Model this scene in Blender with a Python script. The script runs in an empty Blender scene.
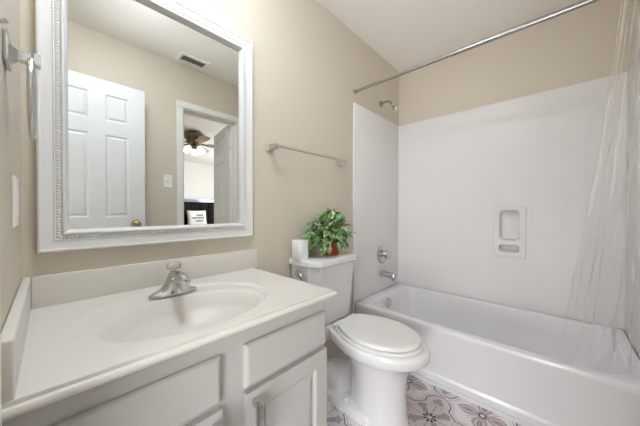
import bpy, bmesh, math, random
from mathutils import Vector, Matrix, noise
PI = math.pi
C = bpy.context.scene.collection
random.seed(4)

# ------------------------------------------------------------------ camera
FPX = 254.3644
YAW, PITCH, ROLL = .8171, -.0096, .0018
CAM = Vector((.0567, -1.1643, 1.0655))
fw = Vector((math.sin(YAW)*math.cos(PITCH), math.cos(YAW)*math.cos(PITCH), math.sin(PITCH)))
rt = Vector((math.cos(YAW), -math.sin(YAW), 0)); up = rt.cross(fw)
rt, up = rt*math.cos(ROLL)+up*math.sin(ROLL), up*math.cos(ROLL)-rt*math.sin(ROLL)
cam_data = bpy.data.cameras.new('camera')
cam_data.sensor_width = 36; cam_data.lens = FPX/640*36; cam_data.clip_start = .01
cam = bpy.data.objects.new('camera', cam_data); C.objects.link(cam)
M = Matrix((rt, up, -fw)).transposed().to_4x4(); M.translation = CAM
cam.matrix_world = M
sc = bpy.context.scene
sc.camera = cam
# ------------------------------------------------------------------ exposure, world, daylight and fill
vs = sc.view_settings
vs.view_transform = 'Standard'; vs.look = 'None'; vs.gamma = 1; vs.use_curve_mapping = False
vs.exposure = 0.36
sc.cycles.max_bounces = 14; sc.cycles.diffuse_bounces = 8; sc.cycles.glossy_bounces = 6
sc.cycles.transparent_max_bounces = 16; sc.cycles.transmission_bounces = 8
sc.cycles.sample_clamp_indirect = 6; sc.cycles.caustics_reflective = False; sc.cycles.caustics_refractive = False
w = bpy.data.worlds.new('world'); sc.world = w; w.use_nodes = True
w.node_tree.nodes['Background'].inputs[0].default_value = (.85, .93, 1, 1)
w.node_tree.nodes['Background'].inputs[1].default_value = .6

def area(name, loc, direction, sx, sy, power, col):
    l = bpy.data.lights.new(name, 'AREA'); l.shape = 'RECTANGLE'; l.size = sx; l.size_y = sy
    l.energy = power; l.color = col
    o = bpy.data.objects.new(name, l); C.objects.link(o); o.location = loc
    o.rotation_euler = Vector(direction).to_track_quat('-Z', 'Z').to_euler()
    return o
HALL_W, LOW_W, BED_W, BULB_L, DOME_L = 50, 38, 110, 10.5, 29
area('hall_daylight', (-1.60, -1.85, 1.2), (1, .45, .2), 1.2, 1.9, HALL_W, (.90, .94, 1.0))
area('hall_low_fill', (-1.5, -1.35, .40), (1, .15, .75), 1.2, .6, LOW_W, (.95, .97, 1.0))  # invented fill lamp, aimed up through the doorway to brighten the ceiling
area('bedroom_daylight', (4.4, -4.4, 1.4), (-1, 0, 0), 2.0, 1.6, BED_W, (.93, .96, 1.0))

# ------------------------------------------------------------------ materials
def lin(c):
    f = lambda v: v/12.92 if v <= .04045 else ((v+.055)/1.055)**2.4
    return tuple(f(v/255) for v in c)+(1,)
def mat(name, rgb, rough=.5, metal=0, spec=.5, coat=0, bump=None, mottle=0, emit=None, estr=0):
    m = bpy.data.materials.new(name); m.use_nodes = True
    nt = m.node_tree; b = nt.nodes['Principled BSDF']
    b.inputs['Base Color'].default_value = lin(rgb); b.inputs['Roughness'].default_value = rough
    b.inputs['Metallic'].default_value = metal; b.inputs['Specular IOR Level'].default_value = spec
    b.inputs['Coat Weight'].default_value = coat; b.inputs['Coat Roughness'].default_value = .05
    if emit: b.inputs['Emission Color'].default_value = lin(emit); b.inputs['Emission Strength'].default_value = estr
    if bump or mottle:
        tc = nt.nodes.new('ShaderNodeTexCoord'); n = nt.nodes.new('ShaderNodeTexNoise')
        nt.links.new(tc.outputs['Object'], n.inputs['Vector'])
        n.inputs['Scale'].default_value = bump[0] if bump else 6
        n.inputs['Detail'].default_value = 4
        if bump:
            bp = nt.nodes.new('ShaderNodeBump'); bp.inputs['Strength'].default_value = bump[1]; bp.inputs['Distance'].default_value = .002
            nt.links.new(n.outputs['Fac'], bp.inputs['Height']); nt.links.new(bp.outputs['Normal'], b.inputs['Normal'])
        if mottle:
            n2 = nt.nodes.new('ShaderNodeTexNoise'); n2.inputs['Scale'].default_value = 3
            nt.links.new(tc.outputs['Object'], n2.inputs['Vector'])
            mx = nt.nodes.new('ShaderNodeMix'); mx.data_type = 'RGBA'
            mx.inputs[6].default_value = lin(tuple(v*(1-mottle) for v in rgb)); mx.inputs[7].default_value = lin(tuple(min(255, v*(1+mottle)) for v in rgb))
            nt.links.new(n2.outputs['Fac'], mx.inputs[0]); nt.links.new(mx.outputs[2], b.inputs['Base Color'])
    return m
BEIGE = mat('beige_wall_paint', (208, 198, 182), .6, bump=(90, .08), mottle=.01)
CEIL = mat('ceiling_paint', (244, 241, 237), .7, bump=(60, .1))
WHITE_TRIM = mat('white_trim_paint', (234, 232, 228), .35)
DOOR_W = mat('white_door_paint', (214, 216, 215), .4)
CABINET = mat('pale_grey_cabinet_paint', (190, 188, 185), .4)
MARBLE = mat('cultured_marble', (215, 210, 202), .36, spec=.35, coat=.04, mottle=.006)
PORCELAIN = mat('white_porcelain', (226, 226, 226), .08, coat=.6)
SEATP = mat('white_plastic_seat', (226, 224, 221), .22)
TUBM = mat('white_tub_enamel', (229, 228, 230), .22, coat=.2)
SURR = mat('glossy_white_surround', (226, 224, 223), .27, spec=.18)
CHROME = mat('chrome', (205, 205, 204), .14, 1)
NICKEL = mat('brushed_nickel', (205, 202, 196), .34, .9)
STEEL = mat('grey_steel', (168, 168, 168), .25, 1)
SATIN = mat('satin_pale_nickel', (206, 202, 195), .33, .92)
FRAMEW = mat('white_mirror_frame', (226, 225, 223), .34)
MIRROR = mat('mirror_silver', (232, 234, 232), 0.0, 1)
TERRA = mat('red_terracotta', (168, 66, 40), .55, bump=(40, .2))
SOIL = mat('dark_soil', (50, 36, 26), .9)
STEM = mat('green_stem', (110, 130, 70), .5)
CERAM = mat('white_ceramic', (240, 240, 240), .25)
DARKGAP = mat('dark_gap', (70, 68, 64), .7)
VENT_IN = mat('vent_dark', (165, 163, 156), .8)
VENT_SL = mat('vent_louver', (190, 188, 182), .6)
SWITCH = mat('switch_plastic', (238, 236, 230), .35)
BRONZE = mat('antique_bronze', (112, 100, 84), .3, .9)
BLADE = mat('fan_blade_wood', (176, 160, 142), .5)
SHADE = mat('lit_frosted_glass', (255, 250, 240), .4, emit=(255, 240, 218), estr=1.1)
VSHADE = mat('lit_vanity_glass', (255, 250, 240), .4, emit=(232, 242, 255), estr=BULB_L)
DOME = mat('fill_dome_glass', (255, 252, 248), .5, emit=(232, 243, 255), estr=DOME_L)  # glow of the added dome fill lamp
BEDWALL = mat('bedroom_wall_paint', (222, 219, 212), .7)
CARPET = mat('bedroom_carpet', (168, 158, 146), .95)
BLACK = mat('black_leather', (16, 14, 14), .75, spec=.2)
HB_TOP = mat('blue_grey_gloss', (150, 165, 182), .15, .3)
BEDDING = mat('black_bedding', (28, 27, 29), .8)
BRASS = mat('aged_brass', (170, 150, 96), .3, 1)
GROUT = mat('white_caulk', (214, 214, 216), .6)
ACRYL = mat('clear_acrylic', (250, 250, 250), .05)
ACRYL.node_tree.nodes['Principled BSDF'].inputs['Transmission Weight'].default_value = .75
ACRYL.node_tree.nodes['Principled BSDF'].inputs['IOR'].default_value = 1.45

# tiny expression layer over shader math nodes
class X:
    def __init__(s, nt, v): s.nt, s.v = nt, v
    def _op(s, op, *o):
        n = s.nt.nodes.new('ShaderNodeMath'); n.operation = op
        for i, a in enumerate((s,)+o):
            a = a.v if isinstance(a, X) else a
            if isinstance(a, (int, float)): n.inputs[i].default_value = a
            else: s.nt.links.new(a, n.inputs[i])
        return X(s.nt, n.outputs[0])
    def __add__(s, o): return s._op('ADD', o)
    def __sub__(s, o): return s._op('SUBTRACT', o)
    def __mul__(s, o): return s._op('MULTIPLY', o)
    def __lt__(s, o): return s._op('LESS_THAN', o)
    def __gt__(s, o): return s._op('GREATER_THAN', o)
    def abs(s): return s._op('ABSOLUTE')
    def mn(s, o): return s._op('MINIMUM', o)
    def mx(s, o): return s._op('MAXIMUM', o)
    def sqrt(s): return s._op('SQRT')
    def sin(s): return s._op('SINE')
    def cos(s): return s._op('COSINE')
    def atan2(s, o): return s._op('ARCTAN2', o)
    def mod(s, m): return s._op('FLOORED_MODULO', m)

def floor_tile():
    m = bpy.data.materials.new('patterned_floor_tile'); m.use_nodes = True
    nt = m.node_tree; b = nt.nodes['Principled BSDF']; b.inputs['Roughness'].default_value = .35
    g = nt.nodes.new('ShaderNodeNewGeometry'); s = nt.nodes.new('ShaderNodeSeparateXYZ')
    nt.links.new(g.outputs['Position'], s.inputs[0])
    H = .1975
    p = (X(nt, s.outputs[0]) - (1.394-H)).mod(2*H) - H
    q = (X(nt, s.outputs[1]) - (-.686-H)).mod(2*H) - H
    a, c = p.abs(), q.abs()
    hi, lo = a.mx(c), a.mn(c)
    r = (p*p+q*q).sqrt(); th = p.atan2(q)
    def dist(u, v, cu, cv): return ((u-cu)*(u-cu)+(v-cv)*(v-cv)).sqrt()
    sdf = (dist(hi, lo, .126, 0)-.064).mn((a+c-.168)*.7071)
    inside = sdf < 0
    line = sdf.abs() < .0027
    line2 = (sdf-.014).abs() < .0028
    band = (sdf-.026).abs() < .0022
    daisy = (r < .033)*(r > .011)*((th*8).cos() > -.35)
    d1, d2 = (a+c)*.7071, (a-c).abs()*.7071
    leaf = (dist(d1*.5, d2, .0375, 0) < .0165).mx(dist(d1, d2*.45, .088, 0) < .0125)
    leaf = leaf.mx((d1 > .036)*(d1 < .112)*(d2 < (X(nt, d1.v)*-.25+.030)*.7))
    tre = (dist(hi, lo, .152, 0) < .014).mx(dist(hi, lo, .131, .015) < .013).mx((lo < .0025)*(hi > .045)*(hi < .15))
    curl = ((dist(hi, lo, .118, .034)-.02).abs() < .0018)*(lo < .034)*(hi < .13)
    e1, e2 = a*-1+H, c*-1+H
    l, wd = e1.mx(e2), e1.mn(e2)
    rc = (e1*e1+e2*e2).sqrt(); tc_ = e1.atan2(e2)
    prof = ((l-.014)*(PI/.104)).sin()*.036
    inal = (l > .014)*(l < .118)
    alm = inal*(wd < prof); alm_in = inal*(wd < prof-.012)
    alm_core = inal*(wd < ((l-.03)*(PI/.07)).sin()*.012)*(l > .03)*(l < .1)
    pink = ((e1-e2).abs() < .011)*(rc > .02)*(rc < .085)*((e1-e2).abs() > .006)
    ring = (rc-.015).abs() < .0045
    rays = (rc > .015)*(rc < .030)*((tc_*8).cos() > .8)
    grout = wd < .0012
    col = None
    def layer(prev, rgb, mask):
        n = nt.nodes.new('ShaderNodeMix'); n.data_type = 'RGBA'
        if prev is None: n.inputs[6].default_value = lin((226, 219, 219))
        else: nt.links.new(prev, n.inputs[6])
        n.inputs[7].default_value = lin(rgb); nt.links.new(mask.v, n.inputs[0])
        return n.outputs[2]
    for rgb, mk in (((206, 196, 198), inside), ((178, 170, 174), line2), ((214, 206, 208), band), ((160, 151, 156), alm), ((206, 190, 191), alm_in),
                    ((146, 128, 132), alm_core), ((176, 140, 143), pink), ((158, 148, 153), leaf), ((158, 148, 153), tre), ((158, 148, 153), curl),
                    ((46, 40, 42), line), ((38, 33, 40), daisy), ((50, 45, 60), ring), ((50, 45, 60), rays), ((205, 200, 198), grout)):
        col = layer(col, rgb, mk)
    nt.links.new(col, b.inputs['Base Color'])
    return m
FLOORM = floor_tile()

def liner_material():
    m = bpy.data.materials.new('clear_vinyl_liner'); m.use_nodes = True
    nt = m.node_tree; nt.nodes.clear()
    out = nt.nodes.new('ShaderNodeOutputMaterial')
    tr = nt.nodes.new('ShaderNodeBsdfTransparent'); tr.inputs[0].default_value = (.985, .98, .977, 1)
    gl = nt.nodes.new('ShaderNodeBsdfGlossy'); gl.inputs['Roughness'].default_value = .1; gl.inputs[0].default_value = (1, 1, 1, 1)
    df = nt.nodes.new('ShaderNodeBsdfTranslucent'); df.inputs[0].default_value = (.95, .93, .92, 1)
    d2 = nt.nodes.new('ShaderNodeBsdfDiffuse'); d2.inputs[0].default_value = (.95, .93, .92, 1)
    fr = nt.nodes.new('ShaderNodeFresnel'); fr.inputs[0].default_value = 1.25
    geo = nt.nodes.new('ShaderNodeNewGeometry')
    dd = nt.nodes.new('ShaderNodeMixShader'); nt.links.new(df.outputs[0], dd.inputs[1]); nt.links.new(d2.outputs[0], dd.inputs[2])
    m1 = nt.nodes.new('ShaderNodeMixShader'); m1.inputs[0].default_value = .055
    nt.links.new(tr.outputs[0], m1.inputs[1]); nt.links.new(dd.outputs[0], m1.inputs[2])
    m2 = nt.nodes.new('ShaderNodeMixShader')
    fm = X(nt, fr.outputs[0])*.8
    nt.links.new(fm.v, m2.inputs[0]); nt.links.new(m1.outputs[0], m2.inputs[1]); nt.links.new(gl.outputs[0], m2.inputs[2])
    n = nt.nodes.new('ShaderNodeTexNoise'); n.inputs['Scale'].default_value = 9
    tc = nt.nodes.new('ShaderNodeTexCoord'); nt.links.new(tc.outputs['Object'], n.inputs['Vector'])
    bp = nt.nodes.new('ShaderNodeBump'); bp.inputs['Strength'].default_value = .25; bp.inputs['Distance'].default_value = .01
    nt.links.new(n.outputs['Fac'], bp.inputs['Height']); nt.links.new(bp.outputs[0], gl.inputs['Normal'])
    nt.links.new(m2.outputs[0], out.inputs[0])
    return m
LINER = liner_material()

def leaf_material():
    m = bpy.data.materials.new('variegated_leaf'); m.use_nodes = True
    nt = m.node_tree; b = nt.nodes['Principled BSDF']; b.inputs['Roughness'].default_value = .35
    a = nt.nodes.new('ShaderNodeVertexColor'); a.layer_name = 'leaf_colour'
    nt.links.new(a.outputs[0], b.inputs['Base Color'])
    return m
LEAF = leaf_material()

# ------------------------------------------------------------------ geometry helpers
def root_loc(o):
    v = Vector((0, 0, 0))
    while o: v = v+o.location; o = o.parent
    return v
def obj(name, bm, m, parent=None, smooth=False, angle=None, at=None):
    """bm is in world space; links ONE mesh object, child of parent"""
    bmesh.ops.recalc_face_normals(bm, faces=bm.faces[:])
    me = bpy.data.meshes.new(name)
    base = root_loc(parent) if parent else Vector(at or (0, 0, 0))
    bmesh.ops.translate(bm, verts=bm.verts[:], vec=-base)
    bm.to_mesh(me); bm.free()
    o = bpy.data.objects.new(name, me); C.objects.link(o)
    me.materials.append(m)
    if smooth: me.shade_smooth() if angle is None else me.polygons.foreach_set('use_smooth', [True]*len(me.polygons))
    if angle is not None:
        try: me.set_sharp_from_angle(angle=math.radians(angle))
        except Exception: pass
    if parent: o.parent = parent
    else: o.location = base
    return o
def thing(name, label, cat, loc, group=None):
    o = bpy.data.objects.new(name, None); C.objects.link(o); o.location = loc; o.empty_display_size = .05
    o['label'] = label; o['category'] = cat
    if group: o['group'] = group
    return o
def tag(o, label, cat, group=None):
    o['label'] = label; o['category'] = cat
    if group: o['group'] = group
    return o
def struct(name, bm, m, label=None, cat=None, **k):
    o = obj(name, bm, m, **k); o['kind'] = 'structure'
    o['label'] = label or name.replace('_', ' '); o['category'] = cat or name.split('_')[0]
    return o
def new(): return bmesh.new()
def box(bm, x0, x1, y0, y1, z0, z1, bev=0, seg=2):
    v = [bm.verts.new((x, y, z)) for x in (x0, x1) for y in (y0, y1) for z in (z0, z1)]
    fs = [bm.faces.new([v[i] for i in q]) for q in ((0,1,3,2),(4,6,7,5),(0,4,5,1),(2,3,7,6),(0,2,6,4),(1,5,7,3))]
    if bev:
        es = list({e for f in fs for e in f.edges})
        bmesh.ops.bevel(bm, geom=es, offset=bev, segments=seg, affect='EDGES', profile=.5)
    return bm
def loft(bm, rings, cap0=True, cap1=True, closed=True):
    R = [[bm.verts.new(p) for p in r] for r in rings]
    n = len(R[0])
    for A, B in zip(R, R[1:]):
        for i in range(n if closed else n-1):
            j = (i+1) % n
            bm.faces.new((A[i], A[j], B[j], B[i]))
    if cap0: bm.faces.new(R[0][::-1])
    if cap1: bm.faces.new(R[-1])
    return R
def tube(bm, pts, rad, n=12, cap=True):
    pts = [Vector(p) for p in pts]
    if not isinstance(rad, (list, tuple)): rad = [rad]*len(pts)
    rings = []; nrm = None
    for i, p in enumerate(pts):
        t = (pts[min(i+1, len(pts)-1)]-pts[max(i-1, 0)]).normalized()
        if nrm is None:
            nrm = t.orthogonal().normalized()
        nrm = (nrm-t*nrm.dot(t)).normalized(); bi = t.cross(nrm)
        rings.append([p+(nrm*math.cos(2*PI*k/n)+bi*math.sin(2*PI*k/n))*rad[i] for k in range(n)])
    loft(bm, rings, cap, cap)
    return bm
def lathe(bm, prof, origin, axis=(0, 0, 1), n=24, sx=1, sy=1):
    """prof: (radius, height) along axis"""
    ax = Vector(axis).normalized(); u = ax.orthogonal().normalized(); v = ax.cross(u); o = Vector(origin)
    loft(bm, [[o+ax*h+(u*math.cos(2*PI*k/n)*sx+v*math.sin(2*PI*k/n)*sy)*max(r, 1e-4) for k in range(n)] for r, h in prof])
    return bm
def ell_ring(cx, cy, z, a, b, n=32):
    return [(cx+a*math.cos(2*PI*k/n), cy+b*math.sin(2*PI*k/n), z) for k in range(n)]
def rrect(x0, x1, y0, y1, r, n=8):
    """rounded rectangle outline, ccw, 4*(n+1) points in 2-D"""
    out = []
    for cx, cy, s in ((x1-r, y1-r, 0), (x0+r, y1-r, 1), (x0+r, y0+r, 2), (x1-r, y0+r, 3)):
        for k in range(n+1):
            t = PI/2*(s+k/n); out.append((cx+r*math.cos(t), cy+r*math.sin(t)))
    return out
def sphere(bm, c, r, u=16, v=10, s=(1, 1, 1)):
    c = Vector(c)
    mt = Matrix.Translation(c) @ Matrix.Diagonal((r*s[0], r*s[1], r*s[2], 1))
    bmesh.ops.create_uvsphere(bm, u_segments=u, v_segments=v, radius=1, matrix=mt)
def spline(pts, n):
    """Catmull-Rom through pts, n samples per span"""
    P = [Vector(p) for p in pts]; P = [P[0]*2-P[1]]+P+[P[-1]*2-P[-2]]; out = []
    for i in range(1, len(P)-2):
        for k in range(n):
            t = k/n; a, b, c, d = P[i-1:i+3]
            out.append(.5*((2*b)+(c-a)*t+(2*a-5*b+4*c-d)*t*t+(3*b-a-3*c+d)*t**3))
    return out+[P[-2]]
def panel_slab(bm, W, H, T, panels, frame_fn, rec=.007, field=.006, both=True, e1=.012, e2=.03):
    """slab W x H x T with moulded panels (x0,x1,z0,z1); frame_fn maps (x, depth, z) to world"""
    xs = sorted({0, W}|{p[0] for p in panels}|{p[1] for p in panels}); zs = sorted({0, H}|{p[2] for p in panels}|{p[3] for p in panels})
    def face(sgn, d0):
        V = lambda x, d, z: bm.verts.new(frame_fn(x, d0+sgn*d, z))
        for x0, x1 in zip(xs, xs[1:]):
            for z0, z1 in zip(zs, zs[1:]):
                pn = [p for p in panels if p[0] <= x0 and x1 <= p[1] and p[2] <= z0 and z1 <= p[3]]
                if pn and (both or sgn > 0):
                    rings = []
                    for ins, dep in ((0, 0), (e1*.4, rec*.3), (e1, rec), (e1+.004, rec), (e2, rec-field)):
                        rings.append([V(x, dep, z) for x, z in ((x0+ins, z0+ins), (x1-ins, z0+ins), (x1-ins, z1-ins), (x0+ins, z1-ins))])
                    for A, B in zip(rings, rings[1:]):
                        for i in range(4): bm.faces.new((A[i], A[(i+1) % 4], B[(i+1) % 4], B[i]))
                    bm.faces.new(rings[-1])
                else:
                    bm.faces.new([V(x, 0, z) for x, z in ((x0, z0), (x1, z0), (x1, z1), (x0, z1))])
    face(1, 0); face(-1, T)
    for pts in (((0, 0), (W, 0)), ((W, 0), (W, H)), ((W, H), (0, H)), ((0, H), (0, 0))):
        (xa, za), (xb, zb) = pts
        bm.faces.new([bm.verts.new(frame_fn(x, d, z)) for x, d, z in ((xa, 0, za), (xb, 0, zb), (xb, T, zb), (xa, T, za))])
    bmesh.ops.remove_doubles(bm, verts=bm.verts[:], dist=1e-5)
    return bm

# ------------------------------------------------------------------ room shell
ZC = 2.44; YF = -1.468; XR = 2.437; TF = 1.683
bm = new(); box(bm, -.02, 2.55, YF-.14, .02, -.1, 0); struct('floor', bm, FLOORM, 'white floor tile with grey, black and mauve flower pattern')
bm = new(); box(bm, -.1, 2.55, YF-.12, .1, ZC, ZC+.1); struct('ceiling', bm, CEIL, 'plain off-white ceiling')
bm = new(); box(bm, -.1, 2.55, 0, .1, 0, ZC); struct('wall_back', bm, BEIGE, 'beige wall behind the mirror and toilet')
bm = new(); box(bm, 2.5, 2.6, YF-.12, 0, 0, 1.9); box(bm, XR, 2.6, YF-.12, 0, 1.88, ZC); struct('wall_right', bm, BEIGE, 'beige wall above the white tub surround')
D2A, D2B = .922, 1.487
bm = new(); box(bm, -.1, D2A, YF-.12, YF, 0, ZC); box(bm, D2B, 2.5, YF-.12, YF, 0, ZC); box(bm, D2A, D2B, YF-.12, YF, 2.045, ZC)
struct('wall_front', bm, BEIGE, 'beige wall with the bedroom doorway, seen in the mirror')
D1A, D1B = -1.32, -.68
bm = new(); box(bm, -.1, 0, D1B, 0, 0, ZC); box(bm, -.1, 0, YF-.12, D1A, 0, ZC); box(bm, -.1, 0, D1A, D1B, 2.045, ZC)
struct('wall_left', bm, BEIGE, 'cream wall at the left end of the vanity')
# casing of the bedroom doorway, both faces and jamb
def casing(bm, a, b, z, face, thick, axis, sgn, w=.057):
    prof = ((0, .006), (w*.25, .012), (w*.7, .015), (w, .011))
    def bar(x0, x1, z0, z1):
        if axis == 'x': box(bm, x0, x1, min(face, face+sgn*.014), max(face, face+sgn*.014), z0, z1, .004)
        else: box(bm, min(face, face+sgn*.012), max(face, face+sgn*.012), x0, x1, z0, z1, .004)
    bar(a-w, a, 0, z-.0002); bar(b, b+w, 0, z-.0002); bar(a-w, b+w, z, z+w)
bm = new(); casing(bm, D2A+.008, D2B-.008, 2.038, YF, .014, 'x', 1)
casing(bm, D2A+.008, D2B-.008, 2.038, YF-.12, .014, 'x', -1)
box(bm, D2A, D2A+.016, YF-.12, YF, 0, 2.045); box(bm, D2B-.016, D2B, YF-.12, YF, 0, 2.045); box(bm, D2A, D2B, YF-.12, YF, 2.029, 2.045)
box(bm, D2A+.016, D2B-.016, YF-.075, YF-.04, 2.017, 2.029); box(bm, D2A+.016, D2A+.026, YF-.075, YF-.04, 0, 2.029); box(bm, D2B-.026, D2B-.016, YF-.075, YF-.04, 0, 2.029)
struct('trim_1', bm, WHITE_TRIM, 'white casing around the bedroom doorway')
bm = new(); casing(bm, D1A, D1B, 2.038, 0, .012, 'y', 1)
box(bm, -.1, 0, D1B-.016, D1B, 0, 2.045); box(bm, -.1, 0, D1A, D1A+.016, 0, 2.045); box(bm, -.1, 0, D1A, D1B, 2.03, 2.045)
struct('trim_2', bm, WHITE_TRIM, 'white casing around the entrance doorway')
# quarter-round strip at the foot of the tub
bm = new()
pr = [(TF-.010, 0), (TF-.026, 0)]+[(TF-.010-.016*math.cos(t*PI/12), .016*math.sin(t*PI/12)) for t in range(1, 7)]
loft(bm, [[(x, y, z) for x, z in pr] for y in (-.005, YF+.005)]); struct('trim_3', bm, GROUT, 'white strip along the foot of the bathtub', smooth=True, angle=40)
# hall beyond the entrance
bm = new(); box(bm, -1.8, -.02, -2.6, .6, -.1, 0); struct('floor_hall', bm, CARPET)
bm = new(); box(bm, -1.8, -.1, -2.6, .6, ZC, ZC+.1); struct('ceiling_hall', bm, CEIL)
bm = new(); box(bm, -1.8, -1.7, -2.6, .6, 0, ZC); box(bm, -1.7, -.1, .5, .6, 0, ZC); box(bm, -1.7, -.1, -2.6, -2.5, 0, ZC); box(bm, -.2, -.1, .1, .5, 0, ZC); box(bm, -.2, -.1, -2.5, YF-.12, 0, ZC)
struct('wall_hall', bm, BEDWALL)
# bedroom seen through the doorway in the mirror
YB = -6.6
bm = new(); box(bm, -.6, 4.6, YB, YF-.12, -.1, 0); struct('floor_bedroom', bm, CARPET)
bm = new(); box(bm, -.6, 4.6, YB, YF-.12, ZC, ZC+.1); struct('ceiling_bedroom', bm, CEIL)
bm = new(); box(bm, -.6, 4.6, YB-.1, YB, 0, ZC); box(bm, -.6, -.5, YB, YF-.12, 0, ZC); box(bm, 4.5, 4.6, YB, YF-.12, 0, ZC); box(bm, 2.6, 4.5, YF-.22, YF-.12, 0, ZC)
struct('wall_bedroom', bm, BEDWALL)

# six-panel doors
def six_panels(W):
    a, m = .105, .09; pw = (W-2*a-m)/2
    xs = ((a, a+pw), (a+pw+m, W-a))
    return [(x0, x1, z0, z1) for x0, x1 in xs for z0, z1 in ((.22, .86), (1.0, 1.62), (1.72, 1.92))]
def door_knob(door, c, axis):
    bm = new(); lathe(bm, [(.030, 0), (.030, .004), (.012, .008), (.011, .028), (.022, .036), (.027, .046), (.026, .056), (.016, .064), (.001, .066)], c, axis)
    return obj('door_knob', bm, BRASS, door, True, 40)
W1 = .59
bm = new(); panel_slab(bm, W1, 2.02, .035, six_panels(W1), lambda x, d, z: (.006+x, -1.332-d, z+.012))
d1 = struct('door_1', bm, DOOR_W, 'white six-panel door standing open against the beige wall, seen in the mirror')
door_knob(d1, (.006+W1-.062, -1.332, .955), (0, 1, 0))
W2 = .55; hx, hy = D2B-.02, YF-.122; ang = math.radians(-80)
dv = Vector((math.cos(math.radians(-80)), math.sin(math.radians(-80)), 0)); nv = Vector((dv.y, -dv.x, 0))
bm = new(); panel_slab(bm, W2, 2.01, .035, six_panels(W2), lambda x, d, z: Vector((hx, hy, z+.012))+dv*x+nv*d, rec=.011, field=.008)
d2 = struct('door_2', bm, DOOR_W, 'white six-panel door swung into the bedroom, seen in the mirror')
door_knob(d2, Vector((hx, hy, .955))+dv*(W2-.06), -nv)

# ------------------------------------------------------------------ bathtub
N = 8
tub = thing('bathtub', 'long white bathtub with plain apron along the right wall', 'bathtub', ((TF+XR)/2, YF/2, 0))
bm = new()
tx0, tx1, ty0, ty1 = TF, 2.424, YF+.013, -.013
def R(x0, x1, y0, y1, r, z): return [(x, y, z) for x, y in rrect(x0, x1, y0, y1, r, N)]
ix0, ix1, iy0, iy1 = TF+.062, tx1-.048, ty0+.055, ty1-.075
rings = [R(tx0-.008, tx1, ty0, ty1, .004, 0), R(tx0-.008, tx1, ty0, ty1, .004, .048), R(tx0+.004, tx1, ty0, ty1, .004, .060), R(tx0+.004, tx1, ty0, ty1, .006, .305),
         R(tx0, tx1, ty0, ty1, .006, .318), R(tx0, tx1, ty0, ty1, .006, .338), R(tx0+.003, tx1, ty0, ty1, .008, .346), R(tx0+.010, tx1-.002, ty0+.002, ty1-.002, .01, .350),
         R(ix0-.014, ix1+.012, iy0-.012, iy1+.012, .14, .350), R(ix0-.004, ix1+.003, iy0-.003, iy1+.003, .14, .346), R(ix0+.003, ix1-.003, iy0+.003, iy1-.003, .14, .336),
         R(ix0+.018, ix1-.02, iy0+.03, iy1-.02, .14, .24), R(ix0+.035, ix1-.04, iy0+.09, iy1-.035, .14, .13), R(ix0+.06, ix1-.065, iy0+.14, iy1-.06, .13, .078),
         R(ix0+.10, ix1-.10, iy0+.19, iy1-.10, .10, .064)]
loft(bm, rings)
obj('tub_body', bm, TUBM, tub, True, 35)
bm = new(); ov = Vector((2.045, iy1-.016, .275)); oax = Vector((0, -1, .12))
lathe(bm, [(.040, -.004), (.040, .004), (.036, .010), (.014, .013), (.001, .013)], ov, oax); obj('overflow_plate', bm, CHROME, tub, True, 40)
bm = new(); lathe(bm, [(.006, 0), (.006, .014), (.001, .015)], ov+Vector((0, -.012, 0)), oax, 12); obj('overflow_screw', bm, NICKEL, tub, True, 40)
bm = new(); lathe(bm, [(.028, 0), (.028, .004), (.02, .005), (.001, .003)], (2.045, iy1-.25, .064)); obj('drain', bm, CHROME, tub, True, 40)

# ------------------------------------------------------------------ tub surround with soap niche
sur = thing('tub_surround', 'tall glossy white wall panels around the bathtub', 'tub surround', ((TF+XR)/2, YF/2, .35))
SZ = 1.898
bm = new(); box(bm, 1.667, 2.4365, -.012, -.0005, .351, SZ, .003); box(bm, 1.667, TF-.0005, -.010, -.0005, .001, .352, .001)
obj('end_panel', bm, SURR, sur, True, 40)
bm = new(); box(bm, 1.667, 2.4365, YF+.0005, YF+.012, .351, SZ, .003); obj('end_panel', bm, SURR, sur, True, 40)
# long panel, with an opening behind the niche
bm = new(); px0, px1 = 2.425, 2.4365
ys = (YF+.012, -.975, -.815, -.012); zs = (.351, .74, 1.08, SZ)
for yi, (ya, yb) in enumerate(zip(ys, ys[1:])):
    for zi, (za, zb) in enumerate(zip(zs, zs[1:])):
        if yi == 1 and zi == 1: continue
        box(bm, px0, px1, ya, yb, za, zb)
obj('long_panel', bm, SURR, sur)
for yy, sg in ((-.012, -1), (YF+.012, 1)):   # rounded inside corners of the moulding
    bm = new(); pr = [(2.4251, yy)]+[(2.4251-.022+.022*math.sin(t*PI/12), yy+sg*(.022-.022*math.cos(t*PI/12))) for t in range(0, 7)]
    loft(bm, [[(x, y, z) for x, y in pr] for z in (.352, SZ-.002)])
    obj('corner_cove', bm, SURR, sur, True, 50)
bm = new(); NX = 2.412
outer = [(y, z) for y, z in rrect(-.99, -.800, .722, 1.095, .008, 3)]
holes = [((-.957, -.831, .841, 1.073, .028), .075), ((-.957, -.831, .752, .813, .020), .075)]
oe = [bm.verts.new((NX, y, z)) for y, z in outer]; ob = [bm.verts.new((px0+.001, y+math.copysign(.004, y+.895), z+math.copysign(.004, z-.908))) for y, z in outer]
edges = []
n = len(oe)
for i in range(n):
    bm.faces.new((oe[i], oe[(i+1) % n], ob[(i+1) % n], ob[i]))
edges += [bm.edges.get((oe[i], oe[(i+1) % n])) for i in range(n)]
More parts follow.
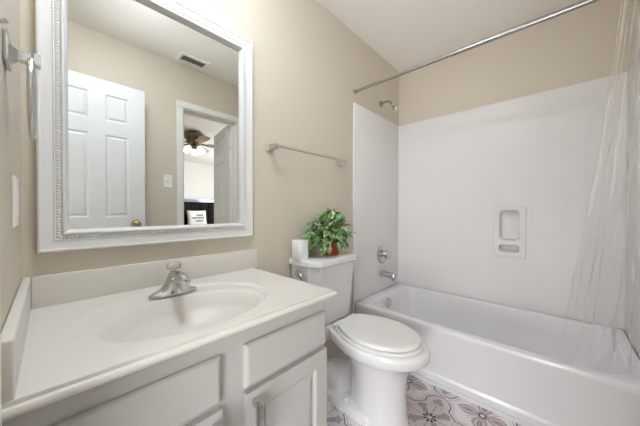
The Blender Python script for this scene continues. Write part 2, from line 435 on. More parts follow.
for (a, b, c, d, r), dep in holes:
    rs = []
    for ins, x in ((0, NX), (.003, NX+.004), (.006, NX+.03), (.012, NX+dep-.004), (.02, NX+dep)):
        rs.append([bm.verts.new((x, y, z)) for y, z in rrect(a+ins, b-ins, c+ins, d-ins, max(r-ins*.5, .006), 6)])
    k = len(rs[0])
    for A, B in zip(rs, rs[1:]):
        for i in range(k): bm.faces.new((A[i], A[(i+1) % k], B[(i+1) % k], B[i]))
    bm.faces.new(rs[-1])
    edges += [bm.edges.get((rs[0][i], rs[0][(i+1) % k])) for i in range(k)]
bmesh.ops.triangle_fill(bm, use_beauty=True, use_dissolve=False, edges=edges)
o = obj('soap_niche', bm, SURR, sur, True, 35); o['label'] = 'moulded soap niche with two recesses'

# ------------------------------------------------------------------ shower fittings
t = thing('showerhead', 'small chrome shower head on the wall above the white surround', 'shower head', (2.085, 0, 2.015))
bm = new(); lathe(bm, [(.030, 0), (.030, .003), (.024, .010), (.012, .014)], (2.085, -.0005, 2.015), (0, -1, 0)); obj('flange', bm, STEEL, t, True, 40)
bm = new(); tube(bm, spline([(2.085, -.004, 2.015), (2.085, -.05, 2.022), (2.085, -.09, 2.008), (2.085, -.115, 1.978)], 5), .0085); obj('shower_arm', bm, STEEL, t, True, 50)
bm = new(); lathe(bm, [(.009, 0), (.013, .004), (.013, .014), (.011, .018), (.017, .032), (.026, .052), (.028, .064), (.026, .068), (.001, .069)], (2.085, -.112, 1.982), (0, -.58, -.81)); obj('spray_head', bm, CHROME, t, True, 40)
t = thing('shower_valve', 'round chrome shower valve on the white surround above the tub spout', 'shower valve', (2.1, -.012, .68))
vc = Vector((2.1, -.0118, .68))
bm = new(); lathe(bm, [(.088, 0), (.088, .003), (.082, .009), (.06, .014), (.03, .017), (.001, .018)], vc, (0, -1, 0), 40); obj('escutcheon', bm, CHROME, t, True, 40)
bm = new(); lathe(bm, [(.022, 0), (.022, .02), (.036, .026), (.040, .046), (.034, .056), (.001, .059)], vc+Vector((0, -.015, 0)), (0, -1, 0), 20); obj('knob', bm, CHROME, t, True, 40)
t = thing('tub_spout', 'chrome tub spout on the surround, below the round shower valve', 'tub spout', (2.08, -.012, .505))
bm = new(); tube(bm, spline([(2.08, -.0118, .505), (2.08, -.06, .507), (2.08, -.115, .503), (2.08, -.148, .490)], 4), [.026]*4+[.027]*4+[.026]*4+[.021], 16); obj('spout_body', bm, CHROME, t, True, 50)
bm = new(); tube(bm, [(2.08, -.128, .49), (2.08, -.130, .464)], [.020, .017], 14); obj('outlet', bm, CHROME, t, True, 50)
bm = new(); tube(bm, [(2.08, -.125, .522), (2.08, -.125, .538)], [.005, .006], 10); obj('diverter', bm, CHROME, t, True, 50)
t = thing('curtain_rod', 'long steel curtain rod running across above the bathtub', 'curtain rod', (1.688, -.75, 1.988))
RX, RZ = 1.688, 1.988
bm = new(); tube(bm, [(RX, -.004, RZ), (RX, -.72, RZ)], .0105, 14); obj('inner_tube', bm, STEEL, t, True, 50)
bm = new(); tube(bm, [(RX, -.70, RZ), (RX, YF+.004, RZ)], .0130, 14); obj('outer_tube', bm, STEEL, t, True, 50)
for y, s in ((-.0005, -1), (YF+.0005, 1)):
    bm = new(); lathe(bm, [(.017, 0), (.017, .004), (.014, .018), (.011, .020)], (RX, y, RZ), (0, s, 0)); obj('end_cap', bm, STEEL, t, True, 40)

# clear liner, gathered at the far end of the rod, tucked into the tub
def liner():
    t = thing('shower_curtain_liner', 'clear plastic shower liner bunched at the end of the rod, hanging into the tub', 'shower curtain', (1.75, -1.40, .3))
    bm = new(); nu, nv_ = 170, 90
    g = []
    for j in range(nv_+1):
        f = j/nv_                        # 0 at rod, 1 at hem
        z = RZ-.028-(RZ-.028-.285)*f
        row = []
        for i in range(nu+1):
            s = i/nu
            y0 = -1.35+.185*(f**1.15); y1 = YF+.022
            ph = s*2*PI*3.5+.6*math.sin(4*f+2*s)
            amp = .016*(1-.3*f)+.004
            y = y0+(y1-y0)*s
            xw = amp*math.sin(ph+.9*math.sin(3*f+s*5))
            yw = .010*math.sin(ph*2+1+f*2)*(1-s)*s*3
            x = RX+.004+(.145)*min(1, f*1.06)**1.1+.05*f*(1-s)+xw
            cr = noise.noise((s*7, f*9, 1.7))*.010+noise.noise((s*19, f*22, 5.1))*.0035*(1-f*.5)
            cr += abs(noise.noise((s*5+3, f*7, 8.)))*.012
            row.append(bm.verts.new((x+cr, y+yw*.6+noise.noise((s*12, f*9, 3.))*.007*(.3+f), z-.012*math.sin(s*7+1)*f)))
        g.append(row)
    for a, b in zip(g, g[1:]):
        for i in range(nu): bm.faces.new((a[i], a[i+1], b[i+1], b[i]))
    obj('liner_sheet', bm, LINER, t, True)
    bm = new()                            # doubled, welded top hem
    tube(bm, [v.co.copy() for v in []] or [(RX+.004, -1.352, RZ-.030), (RX+.004, -1.446, RZ-.030)], .003, 8)
    obj('top_hem', bm, LINER, t, True)
    for k in range(8):
        y = -1.356-k*.0125
        bm = new(); ring = [(RX+.018*math.cos(a), y+.003*math.sin(a), RZ-.009+.024*math.sin(a)) for a in [2*PI*q/20 for q in range(21)]]
        tube(bm, ring, .0018, 6, False); obj('hook', bm, NICKEL, t, True)
liner()

# ------------------------------------------------------------------ vanity cabinet
VX1 = .768
van = thing('vanity_cabinet', 'pale grey painted vanity cabinet with two doors under the sink top', 'cabinet', (VX1/2, -.27, 0))
bm = new()
box(bm, .002, .018, -.499, -.004, .09, .742); box(bm, VX1-.016, VX1, -.499, -.004, .09, .742); box(bm, .018, VX1-.016, -.012, -.004, .09, .742)
box(bm, .018, VX1-.016, -.499, -.012, .09, .106); box(bm, .004, VX1-.004, -.45, -.435, 0, .09); box(bm, VX1-.020, VX1-.004, -.435, -.006, 0, .09)
box(bm, .002, .045, -.5195, -.499, .09, .742); box(bm, VX1-.040, VX1, -.5195, -.499, .09, .742); box(bm, .340, .445, -.5195, -.499, .09, .742)
for za, zb in ((.09, .125), (.535, .585), (.675, .742)):
    for xa, xb in ((.045, .340), (.445, VX1-.040)): box(bm, xa, xb, -.5195, -.499, za, zb)
obj('cabinet_body', bm, CABINET, van)
for x0, x1 in ((.022, .359), (.428, .764)):
    bm = new(); fx = x0
    rings = []
    for ins, y in ((0, -.5195), (0, -.528), (.004, -.533), (.010, -.5355)):
        rings.append([(x, y, z) for x, z in ((x0+ins, .567+ins), (x1-ins, .567+ins), (x1-ins, .690-ins), (x0+ins, .690-ins))])
    loft(bm, rings); obj('drawer_front', bm, CABINET, van)
    bm = new(); w_ = x1-x0
    panel_slab(bm, w_, .452, .018, [(.055, w_-.055, .055, .397)], lambda x, d, z: (x0+x, -.5375+d, .102+z), rec=.008, field=.007, both=False, e1=.010, e2=.034)
    bmesh.ops.bevel(bm, geom=[e for e in bm.edges if len(e.link_faces) == 2 and e.calc_face_angle(0) > 1.2 and all(abs(v.co.y+.5375) < 1e-4 for v in e.verts)], offset=.005, segments=2, affect='EDGES')
    dr = obj('door', bm, CABINET, van)
    hx_ = x0+.022 if x0 > .2 else x1-.022
    bm = new(); box(bm, hx_-.0055, hx_+.0055, -.5785, -.556, .400, .536, .002)
    box(bm, hx_-.0045, hx_+.0045, -.566, -.5372, .516, .532, .001); box(bm, hx_-.0045, hx_+.0045, -.566, -.5372, .404, .420, .001)
    h = obj('handle', bm, CHROME, dr, True, 40); h['label'] = 'chrome bar handle'

# ------------------------------------------------------------------ countertop with moulded basin
CX1, CY0, CZ = .795, -.5615, .769
top = thing('countertop', 'glossy off-white vanity countertop with moulded oval sink basin', 'countertop', (.4, -.28, .742))
lip = .020
def basin(x, y):
    z = 0
    eo = math.hypot((x-.353)/.272, (y+.300)/.215)
    t = min(1, max(0, (1.0-eo)/.045)); z -= .0085*t*t*(3-2*t)
    e = math.hypot((x-.360)/.212, (y+.343)/.150)
    if e < 1.06:
        q = 1-(e/1.06)**2
        z -= .118*(q**.75)*min(1, .35+q*2.2)
    return z
bm = new(); nx, ny = 200, 160
xs = [.001+(CX1-lip-.001)*i/nx for i in range(nx+1)]; yy = [CY0+lip+(-.002-CY0-lip)*j/ny for j in range(ny+1)]
G = [[bm.verts.new((x, y, CZ+basin(x, y))) for x in xs] for y in yy]
for a, b in zip(G, G[1:]):
    for i in range(nx): bm.faces.new((a[i], a[i+1], b[i+1], b[i]))
# moulded edge along the front and the right end, mitred
edge = [(0, 0), (.004, 0), (.0054, -.0012), (.0058, -.0040), (.0060, -.0080), (.0085, -.0088), (.0100, -.0072), (.0135, -.0066), (.0170, -.0082), (.0195, -.0120), (.0200, -.0155), (.0185, -.0195), (.0150, -.0225), (.0110, -.0240), (.0050, -.0240), (-.01, -.0240)]
prev = None
path = [(x, CY0+lip, 0, -1) for x in xs[:-1]]+[(xs[-1], CY0+lip, 1, -1)]+[(xs[-1], y, 1, 0) for y in yy[1:]]
cols = []
for (x, y, dx, dy) in path: cols.append([bm.verts.new((x+dx*o, y+dy*o, CZ+h)) for o, h in edge])
for A, B in zip(cols, cols[1:]):
    for k in range(len(edge)-1): bm.faces.new((A[k], B[k], B[k+1], A[k+1]))
bmesh.ops.remove_doubles(bm, verts=bm.verts[:], dist=1e-5)
obj('sink_top', bm, MARBLE, top, True, 32)
bm = new(); box(bm, .0185, .802, -.020, -.001, CZ-.001, .8647, .0035, 3); obj('backsplash', bm, MARBLE, top, True, 40)
bm = new(); box(bm, .001, .0185, -.547, -.001, CZ-.001, .8647, .0035, 3); obj('side_splash', bm, MARBLE, top, True, 40)
bm = new(); lathe(bm, [(.022, 0), (.022, .003), (.017, .004), (.001, .002)], (.36, -.335, CZ-.1235)); obj('sink_drain', bm, CHROME, top, True, 40)

# faucet
FX, FY = .365, -.15
fct = thing('sink_faucet', 'chrome sink faucet with clear knob behind the oval basin', 'faucet', (FX, FY, CZ))
bm = new(); zf = CZ-.004
loft(bm, [ell_ring(FX, FY, zf+h, a, b) for h, a, b in ((0, .079, .029), (.005, .079, .029), (.009, .074, .027), (.016, .056, .025), (.028, .038, .023), (.046, .027, .022), (.062, .022, .020), (.068, .019, .018), (.074, .015, .015))])
obj('faucet_body', bm, CHROME, fct, True, 50)
bm = new(); sp = spline([(FX, FY-.002, CZ+.044), (FX, FY-.045, CZ+.066), (FX, FY-.088, CZ+.068), (FX, FY-.118, CZ+.060)], 5)
tube(bm, sp, [.018]*6+[.0165]*5+[.016]*5, 14); obj('spout', bm, CHROME, fct, True, 50)
bm = new(); tube(bm, [(FX, FY-.110, CZ+.062), (FX, FY-.112, CZ+.034)], [.0135, .0125], 14); obj('aerator', bm, CHROME, fct, True, 50)
bm = new(); lathe(bm, [(.012, 0), (.010, .010), (.014, .014), (.014, .018)], (FX, FY, CZ+.066)); obj('knob_stem', bm, CHROME, fct, True, 40)
bm = new()
kr = []
for r_, h in ((.013, 0), (.021, .004), (.0245, .012), (.0245, .018), (.020, .025), (.010, .028)):
    kr.append([(FX+r_*(1+.07*math.cos(8*2*PI*k/48))*math.cos(2*PI*k/48), FY+r_*(1+.07*math.cos(8*2*PI*k/48))*math.sin(2*PI*k/48), CZ+.083+h) for k in range(48)])
loft(bm, kr); o = obj('knob', bm, ACRYL, fct, True, 50); o['label'] = 'clear faceted acrylic knob'
bm = new(); tube(bm, [(FX-.005, FY+.030, CZ), (FX-.005, FY+.030, CZ+.060)], .0028, 8); sphere(bm, (FX-.005, FY+.030, CZ+.064), .006); obj('lift_rod', bm, CHROME, fct, True, 50)

# ------------------------------------------------------------------ mirror
mir = thing('wall_mirror', 'large rectangular mirror in a wide white beaded frame over the sink', 'mirror', (.4, 0, .935))
mx0, mx1, mz0, mz1 = .0315, .7690, .9347, 1.9165
bm = new(); box(bm, mx0+.06, mx1-.06, -.013, -.004, mz0+.06, mz1-.06); obj('mirror_glass', bm, MIRROR, mir)
prof = [(0, 0), (0, -.020), (.001, -.026), (.005, -.029), (.008, -.0285), (.010, -.026), (.034, -.0245), (.036, -.0275), (.0375, -.0275), (.0385, -.024), (.052, -.024), (.053, -.029), (.056, -.0345), (.060, -.0345), (.067, -.020), (.069, -.0128)]
bm = new(); rings = []
for ins, y in prof:
    rings.append([(x, y-.0005, z) for x, z in ((mx0+ins, mz0+ins), (mx1-ins, mz0+ins), (mx1-ins, mz1-ins), (mx0+ins, mz1-ins))])
loft(bm, rings, False, False); obj('frame', bm, FRAMEW, mir, True, 20)
bm = new(); ins = .0452
def beads(p, q):
    p, q = Vector(p), Vector(q); L = (q-p).length; k = int(L/.0088); d = (q-p)/L
    side = Vector((d.z, 0, -d.x))
    for i in range(k):
        c = p+d*(i+.5)*L/k
        mt = Matrix.Translation(c) @ Matrix((d, side, Vector((0, 1, 0)))).transposed().to_4x4() @ Matrix.Rotation(.5, 4, 'Z') @ Matrix.Diagonal((.0046, .0062, .0036, 1))
        bmesh.ops.create_uvsphere(bm, u_segments=8, v_segments=6, radius=1, matrix=mt)
yb = -.0248
beads((mx0+ins, yb, mz0+ins), (mx0+ins, yb, mz1-ins)); beads((mx1-ins, yb, mz0+ins), (mx1-ins, yb, mz1-ins))
beads((mx0+ins, yb, mz0+ins), (mx1-ins, yb, mz0+ins)); beads((mx0+ins, yb, mz1-ins), (mx1-ins, yb, mz1-ins))
obj('beaded_trim', bm, FRAMEW, mir, True)

# ------------------------------------------------------------------ vanity light above the mirror
vl = thing('vanity_light', 'chrome light bar with four lit globe bulbs above the mirror', 'wall light', (.32, 0, 2.15))
bm = new(); box(bm, .03, .615, -.030, -.001, 2.115, 2.205, .006); obj('back_plate', bm, CHROME, vl, True, 40)
for x in (.09, .245, .40, .555):
    bm = new(); lathe(bm, [(.028, .028), (.028, .055), (.020, .075)], (x, 0, 2.15), (0, -1, 0)); obj('socket', bm, CHROME, vl, True, 50)
    bm = new(); sphere(bm, (x, -.120, 2.15), .048, 24, 14); obj('globe_bulb', bm, VSHADE, vl, True)

dm = thing('fill_dome_light', 'added round white dome fill light on the ceiling over the vanity, out of view', 'added fill light', (.36, -.62, ZC))  # added fill lamp, placed where neither camera nor mirror sees it
bm = new(); lathe(bm, [(.195, -.0005), (.195, -.022), (.180, -.026)], (.36, -.62, ZC), n=40); obj('rim', bm, WHITE_TRIM, dm, True, 40)
bm = new(); lathe(bm, [(.184, -.022), (.180, -.045), (.158, -.074), (.110, -.096), (.055, -.106), (.001, -.109)], (.36, -.62, ZC), n=40); obj('dome', bm, DOME, dm, True, 60)

# ------------------------------------------------------------------ towel bar, towel ring, hook, switches
t = thing('towel_bar', 'thin square nickel towel bar on the beige wall above the toilet', 'towel bar', (1.2, 0, 1.405))
for x in (.888, 1.498):
    bm = new(); rr = []
    for h, a in ((.0005, .021), (.007, .021), (.012, .014), (.052, .010), (.056, .012), (.074, .012)):
        rr.append([(x+u, -h, 1.408+v) for u, v in ((-a, -a), (a, -a), (a, a), (-a, a))])
    loft(bm, rr); obj('bracket', bm, SATIN, t)
bm = new(); box(bm, .870, 1.545, -.071, -.061, 1.406, 1.416, .001); obj('bar', bm, SATIN, t)

t = thing('towel_ring', 'chrome towel ring on a square post at the wall left of the mirror', 'towel ring', (0, -.384, 1.37))
bm = new(); box(bm, .0005, .007, -.424, -.360, 1.343, 1.397, .001); obj('wall_plate', bm, CHROME, t, True, 40)
bm = new(); rr = []
for x, a in ((.007, .014), (.016, .009), (.034, .009), (.038, .011), (.047, .011)):
    rr.append([(x, -.384+u, 1.369+v) for u, v in ((-a, -a), (a, -a), (a, a), (-a, a))])
loft(bm, rr); obj('post', bm, CHROME, t)
bm = new(); rr_ = .075
tube(bm, [(.0345+.012*math.sin(0), -.384+rr_*math.sin(a), 1.364-rr_+rr_*math.cos(a)) for a in [2*PI*k/48 for k in range(49)]], .0045, 10, False); obj('ring', bm, CHROME, t, True)
t = thing('wall_hook', 'small nickel peg on the cream wall above the towel ring', 'hook', (0, -.5, 1.36))
bm = new(); box(bm, .0005, .004, -.510, -.490, 1.350, 1.378, .001); obj('peg_plate', bm, NICKEL, t)
bm = new(); tube(bm, [(.002, -.50, 1.372), (.009, -.50, 1.375), (.011, -.50, 1.377)], [.003, .003, .004], 10); obj('peg', bm, NICKEL, t, True, 50)

def switch(name, label, c, u, nrm, rocker=False):
    t = thing(name, label, 'light switch', c); u, nrm, c = Vector(u), Vector(nrm), Vector(c); z = Vector((0, 0, 1))
    bm = new(); rr = [[c+nrm*h+u*a*sx+z*b*sz for sx, sz in ((-1, -1), (1, -1), (1, 1), (-1, 1))] for h, a, b in ((.0003, .036, .058), (.003, .036, .058), (.0065, .032, .054))]
    loft(bm, rr); obj('cover_plate', bm, SWITCH, t)
    prof = ((.006, .016, .033, 0), (.0085, .015, .031, 0)) if rocker else ((.006, .006, .012, 0), (.010, .005, .009, .002), (.017, .004, .005, .007))
    bm = new(); rr = [[c+nrm*h+u*a*sx+z*(b*sz+o) for sx, sz in ((-1, -1), (1, -1), (1, 1), (-1, 1))] for h, a, b, o in prof]
    loft(bm, rr); obj('rocker' if rocker else 'toggle', bm, SWITCH, t)
    for s in (-1, 1):
        bm = new(); lathe(bm, [(.003, 0), (.003, .0015), (.001, .002)], c+nrm*.006+z*(.048 if rocker else .032)*s, nrm, 10); obj('screw', bm, SWITCH, t, True)
switch('light_switch', 'white switch plate on the cream wall beside the vanity, under the towel ring', (0, -.250, 1.085), (0, 1, 0), (1, 0, 0), True)
switch('light_switch', 'white light switch beside the bedroom doorway, seen in the mirror', (.801, YF, 1.329), (1, 0, 0), (0, 1, 0))

# ceiling vent
t = thing('ceiling_vent', 'white rectangular vent grille in the ceiling, seen in the mirror', 'vent', (.972, -1.32, ZC))
vx0, vx1, vy0, vy1 = .845, 1.10, -1.395, -1.245
bm = new(); box(bm, vx0+.024, vx1-.024, vy0+.024, vy1-.024, ZC-.003, ZC-.0005); obj('backing', bm, VENT_IN, t)
bm = new(); rings = []
for ins, z in ((0, ZC-.0005), (0, ZC-.005), (.008, ZC-.012), (.026, ZC-.014), (.029, ZC-.003)):
    rings.append([(x, y, z) for x, y in ((vx0+ins, vy0+ins), (vx1-ins, vy0+ins), (vx1-ins, vy1-ins), (vx0+ins, vy1-ins))])
loft(bm, rings, False, False); obj('vent_frame', bm, WHITE_TRIM, t)
for k in range(5):
    y = vy0+.032+k*.0175
    bm = new(); v = [bm.verts.new(p) for p in ((vx0+.028, y, ZC-.003), (vx1-.028, y, ZC-.003), (vx1-.028, y+.009, ZC-.010), (vx0+.028, y+.009, ZC-.010))]
    bm.faces.new(v); r_ = bmesh.ops.solidify(bm, geom=bm.faces[:], thickness=.0012); obj('louver', bm, VENT_SL, t)

# ------------------------------------------------------------------ toilet
TX = 1.252
toi = thing('toilet', 'white two-piece toilet with closed lid between vanity and bathtub', 'toilet', (TX, -.35, 0))
def egg(yb, yf, hw, hb, z, n=40):
    """outline with a squared back (half width hb) swelling to hw and an elliptical front"""
    ym = yb+(yf-yb)*.50; out = []
    half = []
    for k in range(n//2+1):
        t = PI*k/(n//2)         # 0 back .. PI front
        c, q = math.cos(t), math.sin(t)
        if t < PI*.12: half.append((hb*t/(PI*.12), yb)); continue
        if c > 0:
            f = (t-PI*.12)/(PI*.38)
            half.append((hb+(hw-hb)*math.sin(PI/2*f)**.85, yb+(ym-yb)*f))
        else: half.append((hw*q, ym+(yf-ym)*(-c)))
    out = [(TX+x, y, z) for x, y in half]+[(TX-x, y, z) for x, y in half[-2:0:-1]]
    return out
bm = new()
loft(bm, [egg(-.318, -.630, .132, .060, 0), egg(-.318, -.630, .132, .060, .010), egg(-.322, -.622, .126, .056, .03), egg(-.326, -.618, .124, .05, .15), egg(-.322, -.622, .125, .05, .225),
          egg(-.300, -.640, .134, .05, .272), egg(-.265, -.672, .152, .065, .308), egg(-.225, -.700, .170, .085, .330), egg(-.205, -.716, .181, .095, .340), egg(-.200, -.729, .185, .10, .352), egg(-.20, -.731, .187, .10, .384), egg(-.20, -.726, .183, .10, .394), egg(-.21, -.700, .170, .09, .398)])
obj('bowl', bm, PORCELAIN, toi, True, 60)
bm = new()   # deck under the tank
loft(bm, [[(TX+x, y, z) for x, y in rrect(-w_, w_, y0, -.022, .03, 6)] for w_, y0, z in ((.095, -.20, .30), (.105, -.24, .335), (.112, -.262, .36), (.114, -.268, .384), (.108, -.262, .397))])
obj('tank_deck', bm, PORCELAIN, toi, True, 60)
bm = new()   # trapway and foot
loft(bm, [[(TX+x, y, z) for x, y in rrect(-w_, w_, y0, y1, .03, 6)] for w_, y0, y1, z in ((.138, -.50, -.10, 0), (.138, -.50, -.10, .030), (.134, -.497, -.104, .042), (.128, -.49, -.11, .046))])
loft(bm, [ell_ring(TX, -.215, z, a, b) for z, a, b in ((.044, .100, .105), (.085, .098, .105), (.125, .084, .095), (.155, .058, .08), (.168, .03, .05))])
obj('foot', bm, PORCELAIN, toi, True, 60)
for s in (-1, 1):
    bm = new(); lathe(bm, [(.013, 0), (.013, .008), (.009, .016), (.001, .019)], (TX+s*.108, -.335, .0455)); obj('bolt_cap', bm, SEATP, toi, True, 50)
seat_ = None
bm = new(); loft(bm, [egg(-.250, -.700-d, .176+d, .10, z) for z, d in ((.399, -.002), (.401, .001), (.4085, .001), (.412, -.003))]); obj('seat', bm, SEATP, toi, True, 45)
bm = new(); loft(bm, [egg(-.262, -.688-d, .169+d, .090, z) for z, d in ((.4180, -.003), (.4190, 0), (.4300, 0), (.4335, -.002), (.4355, -.007), (.4363, -.02), (.4366, -.08))]); obj('lid', bm, SEATP, toi, True, 45)
for s in (-1, 1):
    bm = new(); lathe(bm, [(.013, -.03), (.014, 0), (.013, .03)], (TX+s*.070, -.240, .412), (1, 0, 0), 14); obj('hinge', bm, SEATP, toi, True, 50)
def tank_ring(w_, c, yf, z, yb=-.018, n=4):
    # plan with chamfered, softened front corners
    pts = [(-w_, yb), (-w_, yf+.085), (-w_*.985, yf+.060), (-c-.016, yf+.006), (-c, yf), (c, yf), (c+.016, yf+.006), (w_*.985, yf+.060), (w_, yf+.085), (w_, yb)]
    return [(TX-.013+x, y, z) for x, y in pts]
bm = new(); loft(bm, [tank_ring(.150, .090, -.185, .398), tank_ring(.168, .104, -.198, .412), tank_ring(.176, .110, -.202, .44), tank_ring(.203, .140, -.210, .700), tank_ring(.206, .142, -.210, .748)])
obj('tank', bm, PORCELAIN, toi, True, 30)
bm = new(); loft(bm, [tank_ring(.211, .148, -.220, .7475, -.012), tank_ring(.217, .152, -.226, .753, -.010), tank_ring(.218, .153, -.227, .775, -.010), tank_ring(.215, .150, -.224, .783, -.012), tank_ring(.207, .143, -.216, .787, -.02)])
obj('tank_lid', bm, PORCELAIN, toi, True, 30)
fl = Vector((TX-.2155, -.075, .714)); fn = Vector((-1, 0, 0)); ft = Vector((0, -1, 0))
bm = new(); lathe(bm, [(.017, -.004), (.017, .006), (.011, .010), (.010, .020), (.001, .021)], fl, fn, 18); tube(bm, spline([fl+fn*.016, fl+fn*.024+ft*.022, fl+fn*.022+ft*.045+Vector((0, 0, -.010)), fl+fn*.020+ft*.060+Vector((0, 0, -.030))], 4), [.010]*4+[.009]*4+[.010]*4+[.008], 10)
o = obj('flush_lever', bm, CHROME, toi, True, 50); o['label'] = 'chrome flush lever'

# ------------------------------------------------------------------ things on the tank
t = thing('ceramic_tumbler', 'small white square ceramic tumbler on the toilet tank beside the plant', 'tumbler', (1.046, -.080, .787))
bm = new(); cx_, cy_ = 1.046, -.080
def sq(a, z, r=.012): return [(cx_+x, cy_+y, z) for x, y in rrect(-a, a, -a, a, r, 4)]
loft(bm, [sq(.034, .7875), sq(.0365, .791), sq(.0375, .893), sq(.0372, .8975), sq(.0345, .8975), sq(.033, .893), sq(.0325, .800), sq(.030, .796)])
tag(obj('tumbler_body', bm, CERAM, t, True, 40), None, None) if False else obj('tumbler_body', bm, CERAM, t, True, 40)

PX, PY, PZ = 1.285, -.112, .787
pl = thing('potted_pothos', 'leafy green variegated pothos plant in a red pot on the toilet tank', 'potted plant', (PX, PY, PZ))
bm = new(); lathe(bm, [(.046, .0005), (.047, .004), (.057, .060), (.062, .062), (.064, .082), (.060, .083), (.056, .070), (.054, .066)], (PX, PY, PZ), n=32); obj('pot', bm, TERRA, pl, True, 40)
bm = new(); lathe(bm, [(.0545, .064), (.03, .070), (.001, .072)], (PX, PY, PZ), n=24); obj('soil', bm, SOIL, pl, True)
bm = new(); sb = new()
lay = bm.verts.layers.float_color.new('leaf_colour')
def leaf(bm, base, d, nrm, L, Wd, tone):
    d = d.normalized(); side = d.cross(nrm).normalized(); nrm = side.cross(d).normalized()
    rows = []; ns = 9
    for i in range(ns+1):
        s = i/ns
        wv = Wd*(math.sin(PI*min(1, s*.86+.14)**.75))*(1 if s > .05 else .5)
        if i == ns: wv = .0004
        dr = -.30*L*s*s
        c = base+d*(L*s)+nrm*dr
        row = []
        for k in (-2, -1, 0, 1, 2):
            lift = abs(k)/2*wv*.35
            v = bm.verts.new(c+side*(wv*k/2)+nrm*lift-d*(abs(k)/2)**2*(.12*L if i < 2 else 0))
            h = noise.noise((s*5+tone*37, k*.9+tone*11, tone*53))
            cream = tone > .45 and ((abs(k) == 2 and h > -.25) or h > .22)
            if tone < .2: cream = abs(k) == 0 or h > .45
            g = (.075+.06*tone, .20+.10*tone, .065)
            if cream: g = (.60, .68, .45)
            v[lay] = (*g, 1); row.append(v)
        rows.append(row)
    for a, b in zip(rows, rows[1:]):
        for k in range(4): bm.faces.new((a[k], a[k+1], b[k+1], b[k]))
rnd = random.Random(11)
crown = Vector((PX-.030, PY-.006, PZ+.085))
for i in range(190):
    az = rnd.uniform(0, 2*PI); el = math.asin(rnd.uniform(-.22, 1)); rad = rnd.uniform(.5, 1)**.8
    dv_ = Vector((math.cos(az)*math.cos(el)*.165, math.sin(az)*math.cos(el)*.105, math.sin(el)*.185+.012))*rad
    if el < .1 and math.sin(az) < -.1 and math.cos(az) > .0: dv_.z += .05    # leave the pot showing on the camera side
    p = crown+dv_
    if (p.x-PX)*-.75+(p.y-PY)*-.66 > -.01 and p.x > PX-.09: p.z = max(p.z, PZ+.115+rnd.uniform(0, .03))
    if p.y > -.026: p.y = -.026-rnd.uniform(0, .02)
    if p.x < 1.125 and p.z < .90: p.x = 1.125+rnd.uniform(0, .02)
    out = (dv_*Vector((1, 1.2, .7))).normalized()
    d = (out+Vector((rnd.uniform(-.5, .5), rnd.uniform(-.5, .3), rnd.uniform(-.9, .15)))).normalized()
    if p.y > -.07 and d.y > 0: d.y *= -.4
    nrm = (out+Vector((0, -.4, .9))).normalized()
    L = rnd.uniform(.036, .060)
    leaf(bm, p, d, nrm, L, L*rnd.uniform(.30, .40), rnd.random())
    st = crown+Vector((rnd.uniform(-.02, .02), rnd.uniform(-.02, .02), -.015))
    tube(sb, spline([st, st.lerp(p, .5)+Vector((0, 0, .02)), p], 3), .0013, 5)
# a few trailing leaves at the left and a pendant one in front of the pot
for p, d, L in (((1.165, -.155, .868), (-.15, -.4, -.9), .058), ((1.15, -.135, .835), (.1, -.5, -.8), .045), ((1.185, -.17, .85), (.2, -.3, -1), .050), ((1.262, -.182, .872), (.35, -.2, -1), .072), ((1.36, -.15, .86), (.45, -.2, -.9), .055), ((1.385, -.13, .885), (.5, -.1, -.8), .06)):
    leaf(bm, Vector(p), Vector(d), Vector((-.4, -.9, .35)), L, L*.36, rnd.random())
for v in bm.verts:
    if v.co.y > -.006: v.co.y = -.006
    if v.co.z < PZ+.004 and v.co.y > -.225: v.co.z = PZ+.004
obj('foliage', bm, LEAF, pl, True)
obj('stems', sb, STEM, pl, True)

# ------------------------------------------------------------------ bedroom things seen in the mirror
bed = thing('bed', 'bed with tall black headboard in the bedroom, seen in the mirror', 'bed', (2.9, YB+1.1, 0))
bm = new(); hx0, hx1 = 2.02, 3.85
box(bm, hx0, hx1, YB+.02, YB+.10, 0, 1.30, .01)
for i in range(7):
    for j in range(2): box(bm, hx0+.05+i*.248, hx0+.05+i*.248+.242, YB+.10, YB+.135, .62+j*.34, .62+j*.34+.33, .016)
obj('headboard', bm, BLACK, bed, True, 40)
bm = new(); box(bm, hx0-.02, hx1+.02, YB+.01, YB+.13, 1.30, 1.385, .008); obj('headboard_rail', bm, HB_TOP, bed, True, 40)
bm = new(); box(bm, hx0+.1, hx1-.1, YB+.12, YB+2.15, .3, .60, .05, 4); obj('mattress', bm, BEDDING, bed, True, 40)
bm = new(); box(bm, hx0+.06, hx1-.06, YB+.6, YB+2.2, .12, .63, .05, 4); obj('blanket', bm, BEDDING, bed, True, 40)
for x in (hx0+.15, hx1-.2):
    for y in (YB+.2, YB+2.05): bm = new(); box(bm, x, x+.06, y, y+.06, 0, .32); obj('leg', bm, BLACK, bed)
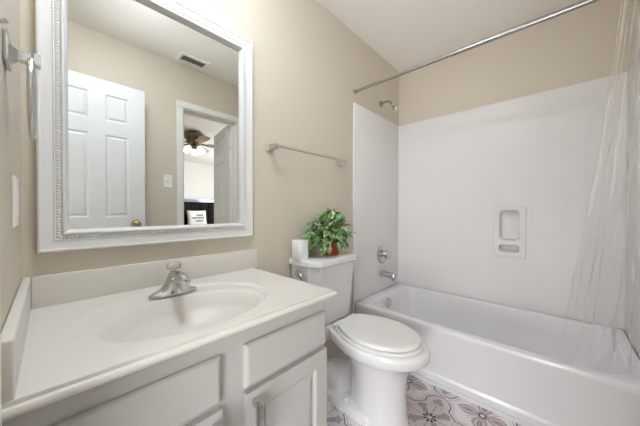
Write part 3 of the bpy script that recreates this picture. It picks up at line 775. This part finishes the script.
# pillow leaning on the headboard
pw = thing('throw_pillow', 'white throw pillow with black script on the bed, seen in the mirror', 'pillow', (2.92, YB+.33, .61))
bm = new(); n = 20; PC = Vector((2.925, YB+.275, .835)); tilt = Vector((0, -.22, .975)).normalized(); pn = Vector((0, .975, .22)).normalized(); hw_, hh_ = .265, .235
def pil(u, v, s):
    th_ = .075*max(0, (1-u**4)*(1-v**4))**.5
    k = 1-.06*(1-abs(u*v))*0-.05*(1-u*u)*abs(v)**3-.05*(1-v*v)*abs(u)**3
    return PC+Vector((1, 0, 0))*u*hw_*k+tilt*v*hh_*k+pn*th_*s
for s in (-1, 1):
    g = [[bm.verts.new(pil(-1+2*i/n, -1+2*j/n, s)) for i in range(n+1)] for j in range(n+1)]
    for a, b in zip(g, g[1:]):
        for i in range(n): bm.faces.new((a[i], a[i+1], b[i+1], b[i]))
bmesh.ops.remove_doubles(bm, verts=bm.verts[:], dist=1e-4)
obj('cushion', bm, mat('white_pillow_cotton', (226, 226, 224), .9), pw, True)
bm = new()
def on(u, v): return pil(u, v, 1)+pn*.003
INK = BLACK
for row, (v0, u0, u1, f, a) in enumerate(((.36, -.15, .55, 5, .13), (.02, -.62, .62, 9, .10), (-.33, -.3, .5, 6, .12))):
    tube(bm, [on(u0+(u1-u0)*k/60+.03*math.sin(2*PI*f*k/60*1.0+.8), v0+a*math.sin(2*PI*f*k/60)*(1 if (k//7) % 3 else .6)) for k in range(61)], .006, 5)
tube(bm, [on(-.66+1.32*k/20, .02-.02*math.sin(k)) for k in range(21)], .005, 5)
obj('script_print', bm, INK, pw, True)

fan = thing('ceiling_fan', 'bronze ceiling fan with lit glass shades in the bedroom, seen in the mirror', 'ceiling fan', (1.815, -3.55, ZC))
fc = Vector((1.815, -3.55, 0))
bm = new(); lathe(bm, [(.075, ZC-.0005), (.085, ZC-.02), (.165, ZC-.035), (.170, ZC-.075), (.155, ZC-.12), (.125, ZC-.165), (.115, ZC-.20), (.085, ZC-.225)], fc, n=32); obj('motor_housing', bm, BRONZE, fan, True, 40)
for k in range(5):
    a = math.radians(22+72*k); d = Vector((math.cos(a), math.sin(a), 0)); s = Vector((-d.y, d.x, 0))
    bm = new(); rr = []
    for r_, hw_ in ((.20, .045), (.28, .060), (.50, .070), (.60, .068), (.64, .045)):
        cz_ = Vector((0, 0, ZC-.21))
        rr.append([fc+cz_+d*r_+s*hw_+Vector((0, 0, hw_*.2)), fc+cz_+d*r_-s*hw_-Vector((0, 0, hw_*.2)), fc+cz_+d*r_-s*hw_+Vector((0, 0, -.006-hw_*.2)), fc+cz_+d*r_+s*hw_+Vector((0, 0, -.006+hw_*.2))])
    loft(bm, rr); obj('blade', bm, BLADE, fan)
    bm = new(); tube(bm, [fc+d*.09+Vector((0, 0, ZC-.20)), fc+d*.23+Vector((0, 0, ZC-.214))], [.014, .010], 8); obj('blade_arm', bm, BRONZE, fan, True)
bm = new(); lathe(bm, [(.060, ZC-.222), (.062, ZC-.255), (.035, ZC-.285), (.012, ZC-.295)], fc, n=20); obj('light_kit', bm, BRONZE, fan, True, 40)
for k in range(3):
    a = math.radians(52+120*k); d = Vector((math.cos(a), math.sin(a), 0)); ax = (d*.8+Vector((0, 0, -1))).normalized()
    bm = new(); lathe(bm, [(.020, 0), (.030, .02), (.050, .075), (.058, .13), (.054, .13), (.046, .075), (.026, .02)], fc+d*.075+Vector((0, 0, ZC-.258)), ax, 18); obj('glass_shade', bm, SHADE, fan, True, 60)
